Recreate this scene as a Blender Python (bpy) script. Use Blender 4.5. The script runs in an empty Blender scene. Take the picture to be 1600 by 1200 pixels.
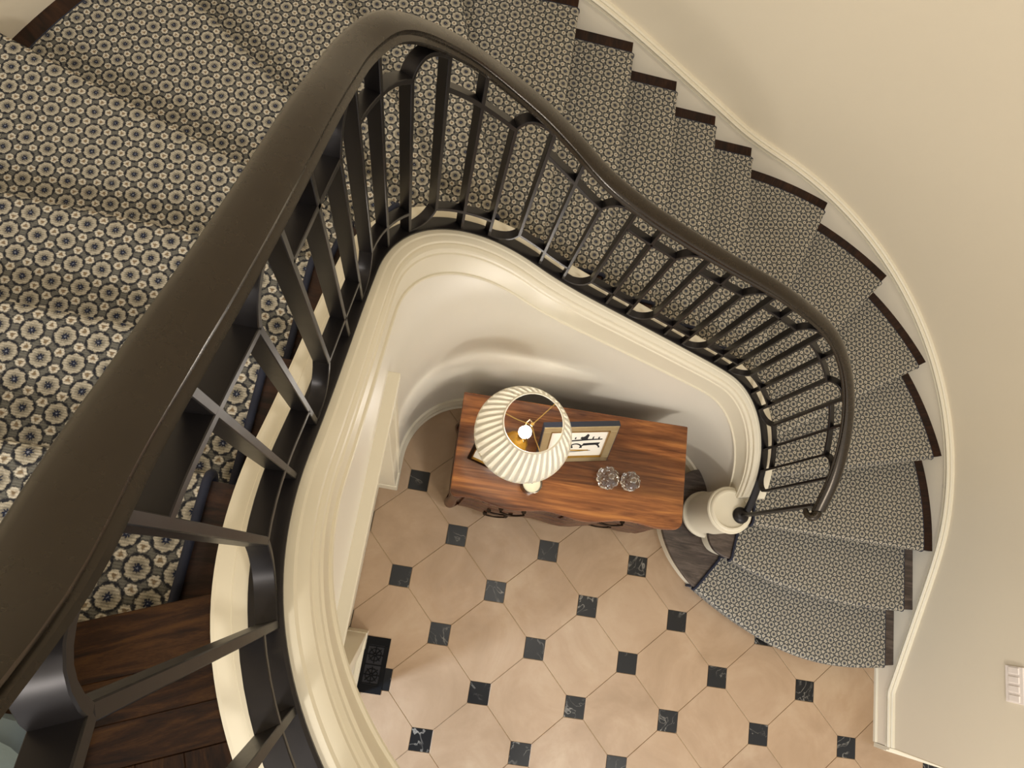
import bpy, bmesh, math, random
import numpy as np
from mathutils import Matrix, Vector

scene = bpy.context.scene
COL = scene.collection
random.seed(7)
R_ = 0.17845                    # riser height
HL = 20 * R_                    # landing height

# ------------------------------------------------------------------ camera
cam_d = bpy.data.cameras.new('camera'); cam = bpy.data.objects.new('camera', cam_d); COL.objects.link(cam)
cam_d.sensor_width = 36.0; cam_d.sensor_fit = 'HORIZONTAL'; cam_d.lens = 1100.0 / 1600.0 * 36.0
cam_d.clip_start = 0.05
cam.matrix_world = Matrix(((0.976515, -0.189863, -0.101838, 0), (0.156845, 0.950525, -0.268146, 0),
                           (0.147711, 0.245876, 0.95798, 4.6655), (0, 0, 0, 1)))
scene.camera = cam
# ------------------------------------------------------------------ world, lights, exposure
world = bpy.data.worlds.new('world'); scene.world = world; world.use_nodes = True
world.node_tree.nodes['Background'].inputs[0].default_value = (1.0, 0.955, 0.90, 1)
world.node_tree.nodes['Background'].inputs[1].default_value = 0.90
def lamp(name, kind, loc, energy, color, size=0.3, target=None, **kw):
    d = bpy.data.lights.new(name, kind); o = bpy.data.objects.new(name, d); COL.objects.link(o)
    d.energy = energy; d.color = color; o.location = loc
    if kind == 'AREA': d.shape = 'DISK'; d.size = size
    else: d.shadow_soft_size = size
    for k, v in kw.items(): setattr(d, k, v)
    if target is not None:
        o.rotation_euler = (Vector(target) - Vector(loc)).to_track_quat('-Z', 'Y').to_euler()
    return o
lamp('ceiling_light_landing', 'AREA', (-0.7, -1.9, 6.1), 35, (1.0, 0.95, 0.87), 0.45, (-0.6, 0.4, 3))
lamp('ceiling_light_stairwell', 'AREA', (1.75, -0.35, 8.8), 66, (1.0, 0.95, 0.87), 0.6, (1.9, 0.3, 0))
lamp('foyer_light', 'AREA', (2.3, -2.3, 3.0), 34, (1.0, 0.94, 0.85), 0.5, (2.5, -0.2, 0.3))
lamp('side_room_window_light', 'AREA', (-1.35, -1.42, 1.55), 15, (0.60, 0.76, 1.0), 0.22, (0.35, -0.75, 0), spread=math.radians(100))
vs = scene.view_settings
vs.view_transform = 'Standard'; vs.look = 'None'; vs.gamma = 1.0; vs.use_curve_mapping = False
vs.exposure = 0.47

# ------------------------------------------------------------------ helpers
def lin(h):
    h = h.lstrip('#'); out = []
    for i in (0, 2, 4):
        c = int(h[i:i+2], 16) / 255.0
        out.append(c / 12.92 if c <= 0.04045 else ((c + 0.055) / 1.055) ** 2.4)
    return (*out, 1.0)
def tag(o, label=None, cat=None, group=None, kind=None):
    if label: o['label'] = label
    if cat: o['category'] = cat
    if group: o['group'] = group
    if kind: o['kind'] = kind
    return o
def empty(name, loc=(0, 0, 0), rz=0.0):
    o = bpy.data.objects.new(name, None); COL.objects.link(o); o.location = loc; o.rotation_euler = (0, 0, rz)
    o.empty_display_size = 0.05
    return o
def mesh_obj(name, verts, faces, mat, parent=None, uvs=None, smooth=False, loc=None, auto=None):
    me = bpy.data.meshes.new(name); me.from_pydata([tuple(map(float, v)) for v in verts], [], faces)
    if uvs is not None:
        lay = me.uv_layers.new(name='UVMap')
        for lp in me.loops: lay.data[lp.index].uv = uvs[lp.vertex_index]
    if mat: me.materials.append(mat)
    bm = bmesh.new(); bm.from_mesh(me); bmesh.ops.recalc_face_normals(bm, faces=bm.faces); bm.to_mesh(me); bm.free()
    if smooth:
        me.polygons.foreach_set('use_smooth', [True] * len(me.polygons))
        if auto is not None: me.set_sharp_from_angle(angle=math.radians(auto))
    o = bpy.data.objects.new(name, me); COL.objects.link(o)
    if parent: o.parent = parent
    if loc: o.location = loc
    return o
class MB:
    """collects shapes, builds one mesh"""
    def __init__(s): s.v = []; s.f = []
    def add(s, v, f):
        n = len(s.v); s.v += [tuple(map(float, q)) for q in v]; s.f += [[i + n for i in g] for g in f]; return s
    def box(s, x0, x1, y0, y1, z0, z1, M=None):
        v = [(x0,y0,z0),(x1,y0,z0),(x1,y1,z0),(x0,y1,z0),(x0,y0,z1),(x1,y0,z1),(x1,y1,z1),(x0,y1,z1)]
        if M is not None: v = [tuple(M @ Vector(q)) for q in v]
        return s.add(v, [[0,3,2,1],[4,5,6,7],[0,1,5,4],[1,2,6,5],[2,3,7,6],[3,0,4,7]])
    def lathe(s, prof, c=(0, 0, 0), n=32, caps=True):
        v = []; f = []
        for (r, z) in prof:
            for i in range(n):
                a = 2 * math.pi * i / n; v.append((c[0] + r * math.cos(a), c[1] + r * math.sin(a), c[2] + z))
        m = len(prof)
        for j in range(m - 1):
            for i in range(n): f.append([j*n+i, j*n+(i+1)%n, (j+1)*n+(i+1)%n, (j+1)*n+i])
        if caps: f.append(list(range(n))[::-1]); f.append([(m-1)*n+i for i in range(n)])
        return s.add(v, f)
    def prism(s, poly, z0, z1):
        n = len(poly); v = [(x, y, z0) for x, y in poly] + [(x, y, z1) for x, y in poly]
        f = [list(range(n))[::-1], list(range(n, 2*n))] + [[i, (i+1) % n, n + (i+1) % n, n + i] for i in range(n)]
        return s.add(v, f)
    def tube(s, pts, rad, n=8, closed=False):
        pts = [Vector(p) for p in pts]; m = len(pts); v = []; f = []
        up = None
        for i, p in enumerate(pts):
            a = pts[(i-1) % m] if (closed or i > 0) else p; b = pts[(i+1) % m] if (closed or i < m-1) else p
            t = (b - a).normalized()
            if up is None:
                up = Vector((0, 0, 1)) if abs(t.z) < 0.9 else Vector((1, 0, 0))
            x = t.cross(up);
            if x.length < 1e-5: x = t.orthogonal()
            x.normalize(); y = x.cross(t).normalized(); up = y
            rr = rad[i] if isinstance(rad, (list, tuple)) else rad
            for j in range(n):
                an = 2 * math.pi * j / n; v.append(tuple(p + x * (rr * math.cos(an)) + y * (rr * math.sin(an))))
        for i in range(m if closed else m - 1):
            k = (i + 1) % m
            for j in range(n): f.append([i*n+j, i*n+(j+1)%n, k*n+(j+1)%n, k*n+j])
        if not closed: f.append(list(range(n))[::-1]); f.append([(m-1)*n+j for j in range(n)])
        return s.add(v, f)
    def build(s, name, mat, parent=None, smooth=False, auto=40, loc=None):
        return mesh_obj(name, s.v, s.f, mat, parent, None, smooth, loc, auto if smooth else None)
def bevel(o, w=0.003, seg=2):
    m = o.modifiers.new('bevel', 'BEVEL'); m.width = w; m.segments = seg; m.limit_method = 'ANGLE'; m.angle_limit = math.radians(40)
    return o
def catmull(pts, n=6):
    P = [np.array(p, float) for p in pts]; P = [2*P[0]-P[1]] + P + [2*P[-1]-P[-2]]; out = []
    for i in range(1, len(P) - 2):
        for j in range(n):
            t = j / n
            out.append(0.5 * ((2*P[i]) + (P[i+1]-P[i-1])*t + (2*P[i-1]-5*P[i]+4*P[i+1]-P[i+2])*t*t + (3*P[i]-P[i-1]-3*P[i+1]+P[i+2])*t**3))
    out.append(P[-2]); return out

# ------------------------------------------------------------------ materials
class NT:
    def __init__(s, name):
        s.m = bpy.data.materials.new(name); s.m.use_nodes = True; s.t = s.m.node_tree
        s.b = s.t.nodes['Principled BSDF']; s.out = s.t.nodes['Material Output']
    def n(s, ty, **kw):
        x = s.t.nodes.new(ty)
        for k, v in kw.items(): setattr(x, k, v)
        return x
    def l(s, a, b): s.t.links.new(a, b)
    def val(s, sock, x):
        if hasattr(x, 'is_linked') or isinstance(x, bpy.types.NodeSocket): s.l(x, sock)
        else: sock.default_value = x
    def math(s, op, a, b=0.0, c=None, clamp=False):
        x = s.n('ShaderNodeMath', operation=op); x.use_clamp = clamp
        s.val(x.inputs[0], a); s.val(x.inputs[1], b)
        if c is not None: s.val(x.inputs[2], c)
        return x.outputs[0]
    def mix(s, fac, a, b):
        x = s.n('ShaderNodeMix', data_type='RGBA'); s.val(x.inputs[0], fac); s.val(x.inputs[6], a); s.val(x.inputs[7], b)
        return x.outputs[2]
    def coord(s, kind='Object', scale=(1, 1, 1), rot=(0, 0, 0)):
        tc = s.n('ShaderNodeTexCoord'); mp = s.n('ShaderNodeMapping'); s.l(tc.outputs[kind], mp.inputs[0])
        mp.inputs['Scale'].default_value = scale; mp.inputs['Rotation'].default_value = rot
        return mp.outputs[0]
    def noise(s, vec, scale=5, detail=4, rough=0.55, dist=0.0):
        x = s.n('ShaderNodeTexNoise'); s.l(vec, x.inputs['Vector']); x.inputs['Scale'].default_value = scale
        x.inputs['Detail'].default_value = detail; x.inputs['Roughness'].default_value = rough; x.inputs['Distortion'].default_value = dist
        return x.outputs['Fac']
    def ramp(s, fac, stops):
        x = s.n('ShaderNodeValToRGB'); s.l(fac, x.inputs[0]); e = x.color_ramp.elements
        e[0].position, e[0].color = stops[0]; e[1].position, e[1].color = stops[-1]
        for p, c in stops[1:-1]:
            q = e.new(p); q.color = c
        return x.outputs[0]
    def bump(s, h, strength=0.2, dist=0.01):
        x = s.n('ShaderNodeBump'); x.inputs['Strength'].default_value = strength; x.inputs['Distance'].default_value = dist
        s.l(h, x.inputs['Height']); s.l(x.outputs[0], s.b.inputs['Normal'])
    def base(s, c): s.val(s.b.inputs['Base Color'], c)
    def rough(s, r): s.val(s.b.inputs['Roughness'], r)
def paint(name, col, rough=0.45, var=0.06, bump=0.05, scale=3.0):
    t = NT(name); v = t.coord('Object'); n = t.noise(v, scale, 5, 0.6)
    c = lin(col); d = tuple(x * (1 - var) for x in c[:3]) + (1,)
    t.base(t.mix(n, d, c)); t.rough(rough)
    n2 = t.noise(v, 180, 2, 0.5); t.bump(n2, bump, 0.002)
    return t.m
def metal(name, col, rough=0.35, metallic=0.85, var=0.3):
    t = NT(name); v = t.coord('Object'); n = t.noise(v, 30, 4, 0.6); c = lin(col)
    t.base(t.mix(n, tuple(x*(1-var) for x in c[:3])+(1,), c)); t.b.inputs['Metallic'].default_value = metallic
    t.rough(t.math('MULTIPLY_ADD', n, 0.08, rough - 0.04)); t.bump(n, 0.02, 0.001)
    return t.m
def wood(name, dark, mid, light, coord='Object', scale=(1, 1, 1), rough=0.35, rot=(0,0,0), dist=1.2, fine=60, spec=0.5):
    t = NT(name); v = t.coord(coord, scale, rot)
    n = t.noise(v, 3.0, 6, 0.62, dist); n2 = t.noise(v, fine, 3, 0.6, 0.2)
    f = t.math('ADD', t.math('MULTIPLY', n, 0.8), t.math('MULTIPLY', n2, 0.2))
    t.base(t.ramp(f, [(0.36, lin(dark)), (0.5, lin(mid)), (0.66, lin(light))]))
    t.rough(rough); t.bump(n2, 0.12, 0.002); t.b.inputs['Specular IOR Level'].default_value = spec
    return t.m
M = {}
M['wall'] = paint('wall_paint', '#ddd2bc', 0.6, 0.03, 0.12)
M['skirt'] = paint('skirting_paint', '#e9dfcb', 0.45, 0.03, 0.03)
M['trim'] = paint('trim_paint', '#ddd5c0', 0.42, 0.03, 0.03)
M['trim_well'] = paint('well_plaster', '#e6e0d2', 0.36, 0.03, 0.03)
M['ceil'] = paint('ceiling_paint', '#efe8d8', 0.7)
M['iron'] = metal('black_iron', '#282526', 0.38, 0.55)
M['steel'] = metal('burnished_steel', '#57504f', 0.36, 0.8)
M['rail'] = metal('bronze_rail', '#3b342c', 0.27, 0.7, 0.2)
M['darkwood'] = wood('dark_oak', '#160c07', '#2a180f', '#3d2517', 'UV', (2.2, 14, 1), 0.5, spec=.25)
M['board'] = wood('dark_oak_board', '#150c06', '#28170a', '#402912', 'UV', (2.0, 16, 1), 0.6, spec=.1)
M['oak_sheen'] = wood('dark_oak_sheen', '#2b2320', '#473c36', '#63574f', 'Object', (1.5, 12, 1), 0.4, (0, 0, -0.9))  # same dark oak, with the grey of reflected light painted into its colour
M['binding'] = paint('navy_binding', '#1d2236', 0.8, 0.3, 0.3)
M['black'] = paint('black_enamel', '#08080a', 0.7, 0.2); M['black'].node_tree.nodes['Principled BSDF'].inputs['Specular IOR Level'].default_value = .15
M['walnut'] = wood('walnut_figured', '#4e2a14', '#81502c', '#ab743f', 'Object', (0.34, 4.8, 3), 0.2, (0, 0, 0.05), 1.3, 22)
M['walnut_dark'] = wood('walnut_carved_shaded', '#2a150d', '#4d2a19', '#6b3e25', 'Object', (2, 6, 6), 0.35)  # darker walnut; on the drawer fronts it is shade painted into the colour
M['walnut_top'] = M['walnut']
M['brass'] = metal('aged_brass', '#a8843f', 0.3, 0.95, 0.2)
M['darkbronze'] = metal('dark_bronze', '#30251b', 0.4, 0.9, 0.3)
M['gilt'] = metal('gilt_silver_leaf', '#b9a57c', 0.42, 0.7, 0.25)
M['navy'] = paint('navy_lacquer', '#2a3040', 0.4, 0.2)
M['paper'] = paint('mat_paper', '#e9e4d8', 0.7, 0.03)
M['ink'] = paint('ink_wash', '#1e1d22', 0.8, 0.3)
M['ochre'] = paint('ochre_wash', '#b58c2e', 0.8, 0.2)
M['white_plastic'] = paint('switch_plastic', '#e9dfd6', 0.35, 0.02, 0.0)
M['wax'] = paint('candle_wax', '#f0ead0', 0.5, 0.03)
M['denim'] = paint('pale_denim', '#8fa3ae', 0.85, 0.25, 0.4, 12)
M['shoe'] = paint('shoe_canvas', '#6f7f8a', 0.8)
M['grout'] = paint('floor_grout', '#bda583', 0.8)
def walnut_boards():
    m = wood('walnut_boards', '#4e2a14', '#81502c', '#ab743f', 'Object', (0.34, 4.8, 3), 0.2, (0, 0, 0.05), 1.3, 22)
    nt = m.node_tree; b = nt.nodes['Principled BSDF']; src = b.inputs['Base Color'].links[0].from_socket
    tc = nt.nodes.new('ShaderNodeTexCoord'); mp = nt.nodes.new('ShaderNodeMapping'); mp.inputs['Scale'].default_value = (0.5, 5.0, 1); nt.links.new(tc.outputs['Object'], mp.inputs[0])
    n = nt.nodes.new('ShaderNodeTexNoise'); n.inputs['Scale'].default_value = 1.7; n.inputs['Detail'].default_value = 1; nt.links.new(mp.outputs[0], n.inputs['Vector'])
    r = nt.nodes.new('ShaderNodeValToRGB'); r.color_ramp.elements[0].position = .44; r.color_ramp.elements[0].color = (.52, .46, .44, 1); r.color_ramp.elements[1].position = .52; r.color_ramp.elements[1].color = (1.12, 1.06, 1.0, 1)
    nt.links.new(n.outputs['Fac'], r.inputs[0]); mx = nt.nodes.new('ShaderNodeMix'); mx.data_type = 'RGBA'; mx.blend_type = 'MULTIPLY'; mx.inputs[0].default_value = 1
    nt.links.new(src, mx.inputs[6]); nt.links.new(r.outputs[0], mx.inputs[7]); nt.links.new(mx.outputs[2], b.inputs['Base Color'])
    return m
M['walnut_top'] = walnut_boards()
def glass_mat():
    t = NT('crystal_glass'); t.base((1, 1, 1, 1)); t.rough(0.02)
    t.b.inputs['Transmission Weight'].default_value = 1.0; t.b.inputs['IOR'].default_value = 1.6
    return t.m
M['glass'] = glass_mat()
def amber_mat():
    t = NT('amber_glass'); t.base(lin('#d9a53a')); t.rough(0.12); t.b.inputs['Transmission Weight'].default_value = 0.4
    return t.m
M['amber'] = amber_mat()
def shade_mat():
    t = NT('pleated_silk'); t.base(lin('#e4e1d8')); t.rough(0.8)
    tr = t.n('ShaderNodeBsdfTranslucent'); tr.inputs[0].default_value = lin('#eeebe3')
    mx = t.n('ShaderNodeMixShader'); mx.inputs[0].default_value = 0.42
    t.l(t.b.outputs[0], mx.inputs[1]); t.l(tr.outputs[0], mx.inputs[2]); t.l(mx.outputs[0], t.out.inputs[0])
    return t.m
M['shade'] = shade_mat()
def bulb_mat():
    t = NT('lit_bulb'); t.base((1, 0.9, 0.7, 1)); t.b.inputs['Emission Color'].default_value = (1, 0.93, 0.80, 1)
    t.b.inputs['Emission Strength'].default_value = 24
    return t.m
M['bulb'] = bulb_mat()
def stone_mat():
    t = NT('beige_limestone'); v = t.coord('Object'); oi = t.n('ShaderNodeObjectInfo')
    ad = t.n('ShaderNodeVectorMath', operation='ADD'); t.l(v, ad.inputs[0]); t.l(oi.outputs['Location'], ad.inputs[1])
    n = t.noise(ad.outputs[0], 2.2, 7, 0.62, 0.8); n2 = t.noise(ad.outputs[0], 14, 5, 0.65)
    c = t.ramp(n, [(0.3, lin('#92795e')), (0.52, lin('#a58b70')), (0.72, lin('#b49d82'))])
    c = t.mix(t.math('MULTIPLY', t.math('SUBTRACT', n2, 0.5, clamp=True), 0.9), c, lin('#937553'))
    c = t.mix(t.math('MULTIPLY', oi.outputs['Random'], 0.25), c, lin('#b39471'))
    t.base(c); t.rough(t.math('MULTIPLY_ADD', n2, 0.2, 0.30)); t.bump(n2, 0.05, 0.003)
    return t.m
M['stone'] = stone_mat()
def marble_mat():
    t = NT('black_marble'); v = t.coord('Object'); oi = t.n('ShaderNodeObjectInfo')
    ad = t.n('ShaderNodeVectorMath', operation='ADD'); t.l(v, ad.inputs[0])
    sc = t.n('ShaderNodeVectorMath', operation='SCALE'); t.l(oi.outputs['Location'], sc.inputs[0]); sc.inputs[3].default_value = 3.7
    t.l(sc.outputs[0], ad.inputs[1])
    n = t.noise(ad.outputs[0], 7, 3, 0.5, 1.5)
    vein = t.math('SUBTRACT', 1.0, t.math('MULTIPLY', t.math('ABSOLUTE', t.math('SUBTRACT', n, 0.5)), 45.0), clamp=True)
    n2 = t.noise(ad.outputs[0], 6, 2); vein = t.math('MULTIPLY', vein, t.math('MULTIPLY', t.math('SUBTRACT', n2, 0.42, clamp=True), 4.0, clamp=True))
    t.base(t.mix(vein, lin('#101113'), lin('#9a958c'))); t.rough(0.34); t.b.inputs['Specular IOR Level'].default_value = .35
    return t.m
M['marble'] = marble_mat()
def carpet_mat():
    t = NT('woven_carpet'); a = 0.063; h = 0.102
    tc = t.n('ShaderNodeTexCoord'); sx = t.n('ShaderNodeSeparateXYZ')
    nz = t.n('ShaderNodeTexNoise'); t.l(tc.outputs['UV'], nz.inputs['Vector']); nz.inputs['Scale'].default_value = 260; nz.inputs['Detail'].default_value = 1
    off = t.n('ShaderNodeVectorMath', operation='SCALE'); sb = t.n('ShaderNodeVectorMath', operation='SUBTRACT')
    t.l(nz.outputs['Color'], sb.inputs[0]); sb.inputs[1].default_value = (.5, .5, .5)
    t.l(sb.outputs[0], off.inputs[0]); off.inputs[3].default_value = 0.006
    ad = t.n('ShaderNodeVectorMath', operation='ADD'); t.l(tc.outputs['UV'], ad.inputs[0]); t.l(off.outputs[0], ad.inputs[1])
    t.l(ad.outputs[0], sx.inputs[0]); U, V = sx.outputs[0], sx.outputs[1]
    def rect(ox, oy):
        fx = t.math('MULTIPLY', t.math('SUBTRACT', t.math('FRACT', t.math('ADD', t.math('DIVIDE', U, a), 0.5 + ox)), 0.5), a)
        fy = t.math('MULTIPLY', t.math('SUBTRACT', t.math('FRACT', t.math('ADD', t.math('DIVIDE', V, h), 0.5 + oy)), 0.5), h)
        d = t.math('SQRT', t.math('ADD', t.math('MULTIPLY', fx, fx), t.math('MULTIPLY', fy, fy)))
        return fx, fy, d
    def step(d, e, w=0.0012):
        return t.math('DIVIDE', t.math('SUBTRACT', e + w, d), 2 * w, clamp=True)   # 1 inside radius e
    ax, ay, da = rect(0, 0); bx, by, db = rect(0.5, 0.5)
    sel = t.math('LESS_THAN', db, da); inv = t.math('SUBTRACT', 1.0, sel)
    d = t.math('MINIMUM', da, db)
    px = t.math('ADD', t.math('MULTIPLY', ax, inv), t.math('MULTIPLY', bx, sel)); py = t.math('ADD', t.math('MULTIPLY', ay, inv), t.math('MULTIPLY', by, sel))
    ang = t.math('ARCTAN2', py, px); pet = t.math('COSINE', t.math('MULTIPLY', ang, 8.0))
    # small rounded triangles between the medallions
    dt = None
    for ox, oy, sg in ((0, 1/3., -1.0), (0, -1/3., 1.0), (0.5, 0.5 + 1/3., -1.0), (0.5, 0.5 - 1/3., 1.0)):
        fx, fy, q = rect(ox, oy)
        fy = t.math('MULTIPLY', fy, sg)
        tri = t.math('MAXIMUM', fy, t.math('ADD', t.math('MULTIPLY', fy, -0.5), t.math('MULTIPLY', t.math('ABSOLUTE', fx), 0.866)))
        q = t.math('ADD', t.math('MULTIPLY', tri, 0.9), t.math('MULTIPLY', q, 0.1))
        dt = q if dt is None else t.math('MINIMUM', dt, q)
    cream = lin('#d0c9ba'); dark = lin('#2a2b31'); ground = lin('#64635e'); tan = lin('#86755f'); navy = lin('#20263a')
    fleck = t.noise(ad.outputs[0], 420, 2)
    c = t.mix(fleck, ground, lin('#75736c'))
    c = t.mix(step(dt, 0.0112), c, dark); c = t.mix(step(dt, 0.0090), c, cream); c = t.mix(step(dt, 0.0036), c, tan)
    dd = t.math('ADD', d, t.math('MULTIPLY', pet, 0.0007))
    c = t.mix(step(dd, 0.0262), c, ground)
    c = t.mix(step(dd, 0.0246), c, dark)
    c = t.mix(step(t.math('SUBTRACT', d, t.math('MULTIPLY', pet, 0.0012)), 0.0198), c, t.mix(fleck, cream, lin('#8f8876')))
    c = t.mix(t.math('MULTIPLY', step(dd, 0.0125, 0.003), 0.6), c, lin('#5f5b52'))
    c = t.mix(step(t.math('SUBTRACT', d, t.math('MULTIPLY', pet, 0.0018)), 0.0068), c, navy)
    c = t.mix(step(d, 0.0018, 0.0006), c, lin('#7d8290'))
    rib = t.n('ShaderNodeTexWave', wave_type='BANDS', bands_direction='Y'); t.l(tc.outputs['UV'], rib.inputs['Vector']); rib.inputs['Scale'].default_value = 62
    rib.inputs['Distortion'].default_value = 1.5; rib.inputs['Detail Scale'].default_value = 6
    c = t.mix(t.math('MULTIPLY', t.math('SUBTRACT', 1.0, rib.outputs['Fac']), 0.30), c, lin('#3a3a3c'))
    t.base(c); t.rough(0.95); t.b.inputs['Specular IOR Level'].default_value = 0.1
    t.bump(t.math('ADD', fleck, t.math('MULTIPLY', rib.outputs['Fac'], 0.6)), 0.5, 0.003)
    return t.m
M['carpet'] = carpet_mat()

# ------------------------------------------------------------------ plan paths
class Path:
    """plan line climbing with the stair; offsets o > 0 lie on its right-hand side"""
    def __init__(s, pts, knots):
        P = np.array(pts, float); keep = [0]
        for i in range(1, len(P)):
            if np.hypot(*(P[i] - P[keep[-1]])) > 1e-4: keep.append(i)
        P = P[keep]; s.P = P
        s.S = np.r_[0, np.cumsum(np.hypot(*np.diff(P, axis=0).T))]
        ks = [(s.S[np.argmin(np.hypot(P[:, 0] - x, P[:, 1] - y))], k) for (x, y), k in knots]
        s.ks = np.array(ks)
        # smoothed pitch
        g = np.arange(-1.5, s.S[-1] + 1.5, 0.01); a = (ks[1][1]-ks[0][1])/(ks[1][0]-ks[0][0])
        K = np.interp(g, s.ks[:, 0], s.ks[:, 1]); K = np.where(g < ks[0][0], ks[0][1] + a*(g - ks[0][0]), K)
        s.g = g; s.K = K
        T = np.gradient(P, axis=0); T /= np.hypot(T[:, 0], T[:, 1])[:, None]; s.N = np.c_[T[:, 1], -T[:, 0]]; s.T = T
    def smooth(s, sg):
        n = int(3 * sg / 0.01); w = np.exp(-.5 * (np.arange(-n, n + 1) * .01 / sg) ** 2); w /= w.sum()
        return np.convolve(np.pad(s.K, n, mode='reflect', reflect_type='odd'), w, 'valid')
    def at(s, q, o=0.0):
        x = np.interp(q, s.S, s.P[:, 0]); y = np.interp(q, s.S, s.P[:, 1])
        nx = np.interp(q, s.S, s.N[:, 0]); ny = np.interp(q, s.S, s.N[:, 1]); l = math.hypot(nx, ny)
        return x + nx / l * o, y + ny / l * o
    def s_of(s, x, y): return s.S[np.argmin(np.hypot(s.P[:, 0] - x, s.P[:, 1] - y))]
    def s_of_k(s, k): return float(np.interp(k, s.K, s.g))
    def k_at(s, q): return float(np.interp(q, s.g, s.K))
def arc(cx, cy, rx, ry, a0, a1, n):
    return [(cx + rx * math.cos(math.radians(a)), cy + ry * math.sin(math.radians(a))) for a in np.linspace(a0, a1, n)]
CRX, CLX, CY = 1.40, 0.285, 0.665
RW, RWX = 0.48, 0.535            # well edge radius (left corner, right corner across)
def inner_pts():
    p = [(CRX + RWX, y) for y in np.linspace(0.45, CY, 15)] + arc(CRX, CY, RWX, RW, 0, 90, 60)
    p += [(x, CY + RW) for x in np.linspace(CRX, CLX, 80)] + arc(CLX, CY, RW, RW, 90, 180, 60)
    p += [(CLX - RW, y) for y in np.linspace(CY, 0.16, 50)] + arc(CLX - RW + 0.70, 0.16, 0.70, 0.70, 180, 270, 60)
    p += [(x, 0.16 - 0.70) for x in np.linspace(CLX - RW + 0.70, 1.2, 20)]
    return p
def pa(cx, a, rx, ry): return (cx + rx * math.cos(math.radians(a)), CY + ry * math.sin(math.radians(a)))
ik = [((CRX + RWX, .575), 3)] + [(pa(CRX, a, RWX, RW), k) for a, k in ((16.2, 4), (34.2, 5), (52.2, 6), (70.2, 7), (88.3, 8))]
ik += [((x, CY + RW), k) for x, k in ((1.162, 9), (.877, 10), (.592, 11), (CLX, 12))]
ik += [(pa(CLX, 90 + 18 * j, RW, RW), 12 + j) for j in range(1, 6)] + [((CLX - RW, .367), 18), ((-.191, .085), 19), ((-0.152, -.085), 20)]
IN = Path(inner_pts(), ik)
inz = IN.smooth(0.15) * R_
DBK = [(2, .02), (3, .025), (3.6, .05), (4.2, .085), (5, .09), (6, .095), (7, .095), (8.3, .08), (9, .065), (11, .062), (12, .07), (13.5, .085), (15.5, .085), (16.5, .065), (17.5, .05), (18.5, .05), (19, .07), (20, .105), (20.5, .075), (21, .065)]
DRK = [(2, .83), (3, .855), (4.2, .86), (5, .865), (6, .87), (7, .865), (8.3, .835), (9, .82), (9.9, .78), (10.5, .762), (11.1, .755), (11.7, .768), (12.3, .798), (12.9, .818), (13.7, .832), (14.4, .848), (15.5, .85), (16, .84), (16.5, .80), (17.1, .77), (17.6, .75), (18, .735), (18.5, .722), (18.93, .712), (19.22, .728), (19.56, .743), (19.78, .754), (20, .81), (20.1, .885), (20.2, .92), (20.4, .945), (21, .955)]
def tabs(tab, sg=.08):
    s20 = IN.ks[-1][0]; s = np.array([IN.s_of_k(k) if k < 20 else s20 + (k - 20) * .3 for k, v in tab])
    v = np.array([v for k, v in tab]); g = IN.g; y = np.interp(g, s, v)
    w = np.exp(-.5 * (np.arange(-24, 25) * .01 / sg) ** 2); w /= w.sum()
    return np.convolve(np.pad(y, 24, mode='edge'), w, 'valid')
capz = inz + tabs(DBK); railz = inz + tabs(DRK, .03)
def zc(q): return float(np.interp(q, IN.g, capz))        # top of the string cap
def zr(q): return float(np.interp(q, IN.g, railz))       # middle of the handrail
RO = 1.86
def outer_pts():
    p = [(CRX + RO, y) for y in np.linspace(-.62, CY, 40)] + arc(CRX, CY, RO, RO, 0, 90, 70)
    p += [(x, CY + RO) for x in np.linspace(CRX, CLX, 40)] + arc(CLX, CY, RO, RO, 90, 180, 70)
    p += [(CLX - RO, y) for y in np.linspace(CY, -2.2, 60)]
    return p
ok_ = [((CRX + RO, -.13), 1), ((CRX + RO, .232), 2), ((CRX + RO, .605), 3)] + [(pa(CRX, a, RO, RO), k) for a, k in ((16.2, 4), (34.2, 5), (52.2, 6), (70.2, 7), (88.3, 8))]
ok_ += [((x, CY + RO), k) for x, k in ((1.162, 9), (.877, 10), (.592, 11), (CLX, 12))]
ok_ += [(pa(CLX, 90 + 18 * j, RO, RO), 12 + j) for j in range(1, 6)] + [((CLX - RO, .367), 18), ((CLX - RO, .085), 19), ((CLX - RO, -.62), 20)]
OUT = Path(outer_pts(), ok_)
otz = np.maximum(OUT.smooth(0.12) * R_ + 0.04, 0.135)
def zo(q): return float(np.interp(q, OUT.g, otz))

def sweep(path, qs, prof, zf, name, mat, parent=None, auto=35, closed=True):
    """profile (offset, dz) carried along a plan path; dz may be ('abs', z)"""
    v = []; f = []; uv = []; m = len(prof); pl = [0.0]
    for i in range(1, m):
        a, b = prof[i-1], prof[i]
        pl.append(pl[-1] + math.hypot(b[0]-a[0], (b[1]-a[1]) if not isinstance(b[1], tuple) and not isinstance(a[1], tuple) else 0.1))
    for q in qs:
        z = zf(q)
        for i, (o, dz) in enumerate(prof):
            x, y = path.at(q, o); v.append((x, y, dz[1] if isinstance(dz, tuple) else z + dz)); uv.append((q, pl[i]))
    for i in range(len(qs) - 1):
        for j in range(m if closed else m - 1):
            k = (j + 1) % m; f.append([i*m+j, i*m+k, (i+1)*m+k, (i+1)*m+j])
    if closed: f.append(list(range(m))); f.append([(len(qs)-1)*m + j for j in range(m)][::-1])
    return mesh_obj(name, v, f, mat, parent, uv, True, None, auto)

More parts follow.
